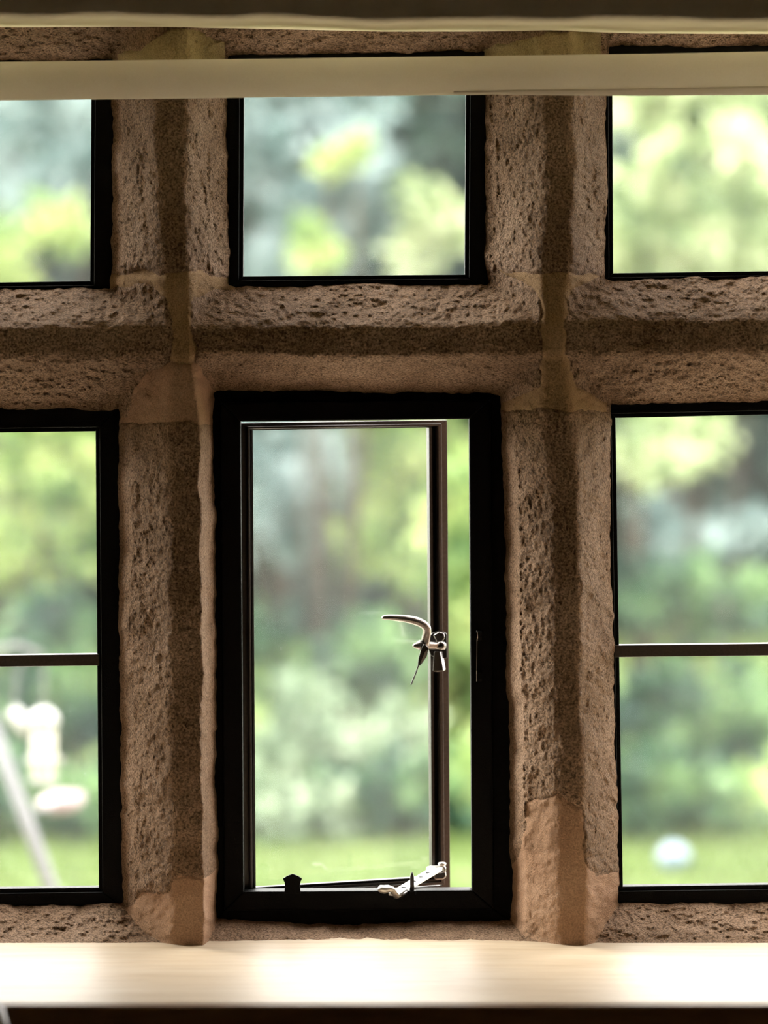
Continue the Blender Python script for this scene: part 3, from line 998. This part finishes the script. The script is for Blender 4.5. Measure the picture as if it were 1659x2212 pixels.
def leaf_mesh(name, clumps, per, size, seed, spread):
    """leaves gathered in clumps, each leaf a folded blade of four faces"""
    r = np.random.default_rng(seed)
    n = len(clumps) * per
    c = np.repeat(np.array(clumps), per, 0)
    dirn = r.normal(size=(n, 3))
    dirn /= np.linalg.norm(dirn, axis=1, keepdims=True)
    pos = c + dirn * (r.random((n, 1)) ** 0.45) * spread * np.array([1, 1, 0.75])
    ax = dirn * 0.8 + r.normal(size=(n, 3)) * 0.6 + np.array([0, -0.15, 0.1])
    ax /= np.linalg.norm(ax, axis=1, keepdims=True)
    sd = np.cross(ax, r.normal(size=(n, 3)))
    sd /= np.linalg.norm(sd, axis=1, keepdims=True)
    nr = np.cross(ax, sd)
    L_ = size * r.uniform(0.7, 1.3, (n, 1))
    W_ = L_ * 0.28
    base, mid, tip = pos, pos + ax * L_ * 0.5, pos + ax * L_ - nr * L_ * 0.12
    v = np.stack([base, mid + sd * W_ + nr * W_ * .3, tip, mid - sd * W_ + nr * W_ * .3], 1).reshape(-1, 3)
    return v, np.arange(n * 4).reshape(-1, 4)


def shrub(name, label, cat, px, py, Y, rx, rz, leaf, seed, nclump=70, per=42, size=0.075, spread=0.16, group=None, ry=None):
    c = P(px, py, Y)
    r = random.Random(seed)
    root = empty(name, (c.x, Y, GZ))
    tag(root, label, cat, group)
    ry = ry or rx * 0.8
    cl = []
    while len(cl) < nclump:
        v = Vector((r.uniform(-1, 1), r.uniform(-1, 1), r.uniform(-1, 1)))
        if (0.35 if nclump > 12 else 0.0) < v.length < 1 and v.y < 0.55:
            z = c.z + v.z * rz
            if z > GZ + 0.06:
                cl.append((c.x + v.x * rx, Y + v.y * ry, z))
    v, q = leaf_mesh('foliage', cl, per, size, seed, spread)
    ctr = v.mean(0)
    link('foliage', np_mesh('foliage', v - ctr, q), leaf, root, Vector(ctr))
    m = MB()
    for k in range(4):
        e = Vector(cl[k * 5 % len(cl)])
        b0 = Vector((c.x + r.uniform(-.08, .08), Y + r.uniform(-.05, .05), GZ - 0.02))
        m.tube([b0, b0.lerp(e, 0.5) + Vector((r.uniform(-.1, .1), 0, 0.05)), e], [0.018, 0.012, 0.005], 7)
    m.build('stem', 'bark', root, smooth=True)
    return root


# hedge far behind, closing the view
for k, (hx, hyy) in enumerate(((-4.4, 19.5), (-2.2, 20.2), (0.0, 19.6), (2.2, 20.3), (4.4, 19.8))):
    pc = CX + hx * F / (D + hyy)
    shrub('hedge_bush', ['dark evergreen bush far left behind the bird feeder', 'dark evergreen bush behind the left mullion', 'dark evergreen bush far behind the middle casement',
                         'dark evergreen bush behind the right mullion', 'dark evergreen bush far right behind the lawn'][k], 'bush',
          pc, 760, hyy, 1.7, 3.0, 'leaf_dark', 300 + k, 620, 40, 0.17, 0.34, 'evergreen bushes at the back of the garden')
pl_ = [
    # name, label, px, py, Y, rx, rz, leaf, density
    ('silver_shrub', 'pale silvery shrub seen through the upper middle light', 640, 360, 12.9, 0.56, 0.62, 'leaf_pale', 1.1),
    ('silver_shrub', 'pale silvery shrub at the top of the upper left light', 110, 300, 13.8, 0.46, 0.50, 'leaf_pale', 0.8),
    ('silver_shrub', 'pale silvery shrub behind the top left of the casement glass', 590, 1030, 12.4, 0.30, 0.40, 'leaf_pale', 0.8),
    ('sage_shrub', 'pale sage green shrub behind the foot of the open casement', 690, 1640, 10.2, 0.42, 0.34, 'leaf_sage', 0.75),
    ('silver_shrub', 'pale silvery shrub between upper right light and right mullion', 1370, 290, 14.4, 0.36, 0.40, 'leaf_pale', 0.9),
    ('silver_shrub', 'small pale shrub in the lower right light below the cream leaves', 1530, 1150, 12.9, 0.30, 0.16, 'leaf_pale', 0.8),
    ('lime_shrub', 'lime green shrub filling the upper right light', 1520, 400, 13.2, 0.60, 0.72, 'leaf_cream', 1.3),
    ('lime_shrub', 'lime green shrub at the top of the lower left light', 50, 1030, 11.8, 0.42, 0.46, 'leaf_yellow', 1.0),
    ('lime_shrub', 'lime green shrub right of the casement glass', 860, 1060, 12.8, 0.28, 0.50, 'leaf_yellow', 0.9),
    ('lime_shrub', 'lime green shrub at the top of the lower right light', 1440, 960, 12.4, 0.30, 0.14, 'leaf_cream', 1.2),
    ('green_shrub', 'yellowish green shrub above the glazing bar of the lower right light', 1480, 1300, 11.9, 0.46, 0.13, 'leaf_green', 1.2),
    ('lime_shrub', 'small lime shrub low in the upper left light', 60, 520, 12.6, 0.26, 0.22, 'leaf_yellow', 0.9),
    ('lime_shrub', 'lime sprig low in the upper middle light', 695, 535, 11.7, 0.09, 0.16, 'leaf_yellow', 2.2),
    ('lime_shrub', 'lime sprig high in the upper middle light', 745, 345, 11.9, 0.10, 0.09, 'leaf_yellow', 3.0),
    ('lime_shrub', 'loose lime shrub right in the upper middle light', 940, 480, 12.7, 0.20, 0.24, 'leaf_cream', 0.8),
    ('green_shrub', 'mid green shrub low in the lower right light above the lawn', 1500, 1560, 10.6, 0.46, 0.26, 'leaf_green', 1.0),
    ('green_shrub', 'mid green shrub behind the casement handle', 720, 1420, 11.4, 0.42, 0.22, 'leaf_green', 1.0),
    ('lime_shrub', 'tall lime shrub seen through the open casement gap', 1010, 1350, 11.6, 0.20, 0.75, 'leaf_yellow', 0.9),
    ('green_shrub', 'mid green shrub behind the bird feeder', 120, 1500, 11.0, 0.46, 0.36, 'leaf_green', 1.0),
    ('border_plant', 'low green border plant behind the leaning pole', 40, 1760, 9.3, 0.46, 0.16, 'leaf_green', 1.6),
    ('border_plant', 'low sage border plant at the lawn edge left in the casement', 560, 1760, 9.3, 0.38, 0.15, 'leaf_sage', 1.0),
    ('border_plant', 'low green border plant at the lawn edge right in the casement', 850, 1750, 9.4, 0.34, 0.17, 'leaf_green', 1.6),
    ('border_plant', 'low lime border plant under the casement gap', 1090, 1740, 9.5, 0.26, 0.20, 'leaf_yellow', 1.0),
    ('border_plant', 'low green border plant behind the blue ball', 1400, 1740, 9.3, 0.34, 0.18, 'leaf_green', 1.5),
    ('border_plant', 'low lime border plant right of the blue ball', 1640, 1760, 9.5, 0.30, 0.15, 'leaf_yellow', 0.9),
    ('border_plant', 'low green border plant at the lawn edge behind the left mullion', 310, 1750, 9.5, 0.30, 0.17, 'leaf_green', 1.5),
]
for k, (nm, lb, px, py, Y, rx_, rz_, lf, dn) in enumerate(pl_):
    vol = rx_ * rz_
    shrub(nm, lb, 'shrub', px, py, Y, rx_, rz_, lf, 40 + k, max(6, int(190 * vol * dn)), 44, 0.085 if rx_ > 0.15 else 0.06, 0.105 if rx_ > 0.15 else 0.055, 'shrubs across the lawn')

# bird feeder hanging from a hook, the leaning pole and the dish, all well behind the glass
FY = 4.0
fd = empty('bird_feeder', P(94, 1690, FY))
tag(fd, 'cream tube bird feeder with white cap hanging behind the left pane', 'bird feeder')
MB().tube([P(94, 1562, FY), P(94, 1668, FY), P(94, 1682, FY)], [.030, .030, .027], 20).build('seed_tube', 'cream_seed', fd, smooth=True)
MB().tube([P(94, 1567, FY), P(94, 1550, FY), P(94, 1538, FY), P(94, 1528, FY)], [.036, .036, .026, .008], 20).build('cap', 'white_plastic', fd, smooth=True)
MB().tube([P(94, 1692, FY), P(94, 1678, FY)], [.026, .031], 20).build('base', 'white_plastic', fd, smooth=True)
MB().tube([P(54, 1643, FY), P(134, 1643, FY)], .0075, 10).build('perch', 'white_plastic', fd)
MB().tube([P(94, 1530, FY), P(94, 1440, FY), P(90, 1410, FY)], .004, 8).build('hanger', 'grey_tube', fd)
ff = empty('fat_ball_holder', P(45, 1585, FY + 0.03))
tag(ff, 'small white feeder hanging left of the seed tube', 'bird feeder')
MB().tube([P(28, 1530, FY + .03), P(36, 1545, FY + .03), P(46, 1570, FY + .03), P(60, 1592, FY + .03)], [.012, .021, .017, .006], 14).build('holder', 'white_plastic', ff, smooth=True)
MB().tube([P(28, 1532, FY + .03), P(40, 1440, FY + .03), P(90, 1410, FY)], .0035, 8).build('hanger', 'grey_tube', ff)
base = P(125, 1960, FY - 0.1)
topv = P(-40, 1500, FY - 0.1)
stp = empty('leaning_pole', (base.x, FY - 0.1, GZ))
tag(stp, 'grey leaning pole of the bird feeding stand', 'pole')
dirn_ = (topv - base)
ground = base - dirn_ * ((base.z - GZ) / dirn_.z)
arm = P(-30, 1400, FY)
MB().tube([ground - Vector((0, 0, .05)), base, topv], .017, 14).build('pole', 'grey_tube', stp, smooth=True)
MB().tube([topv, P(-48, 1440, FY - .05), P(-20, 1405, FY - .02), P(40, 1395, FY), P(88, 1412, FY)], [.012, .010, .009, .008, .006], 10).build('hook_arm', 'grey_tube', stp, smooth=True)
dish = empty('feeding_dish', P(134, 1745, FY + .05))
tag(dish, 'tilted pinkish white dish beside the leaning pole', 'dish')
c_ = P(134, 1736, FY + .05)
axis = Vector((-0.13, -0.28, 1)).normalized()
MB().tube([c_ - axis * .014, c_ - axis * .010, c_ + axis * .010, c_ + axis * .014, c_ + axis * .006], [.030, .048, .060, .058, .050], 24).build('bowl', 'pink_dish', dish, smooth=True)
MB().tube([c_ - axis * .008, P(74, 1752, FY - .07)], .005, 8).build('clamp_arm', 'grey_tube', dish)

bl_ = P(1455, 1853, 8.3)
ball = bmesh.new()
bmesh.ops.create_uvsphere(ball, u_segments=20, v_segments=14, radius=0.055)
for v in ball.verts:
    v.co.z *= 0.86 if v.co.z < 0 else 1.0
me = bpy.data.meshes.new('lawn_ball')
ball.to_mesh(me)
ball.free()
o = link('lawn_ball', me, 'blue_ball', None, Vector((bl_.x, 8.3, GZ + 0.047)), smooth=True)
tag(o, 'pale blue ball lying on the lawn in the lower right light', 'ball')
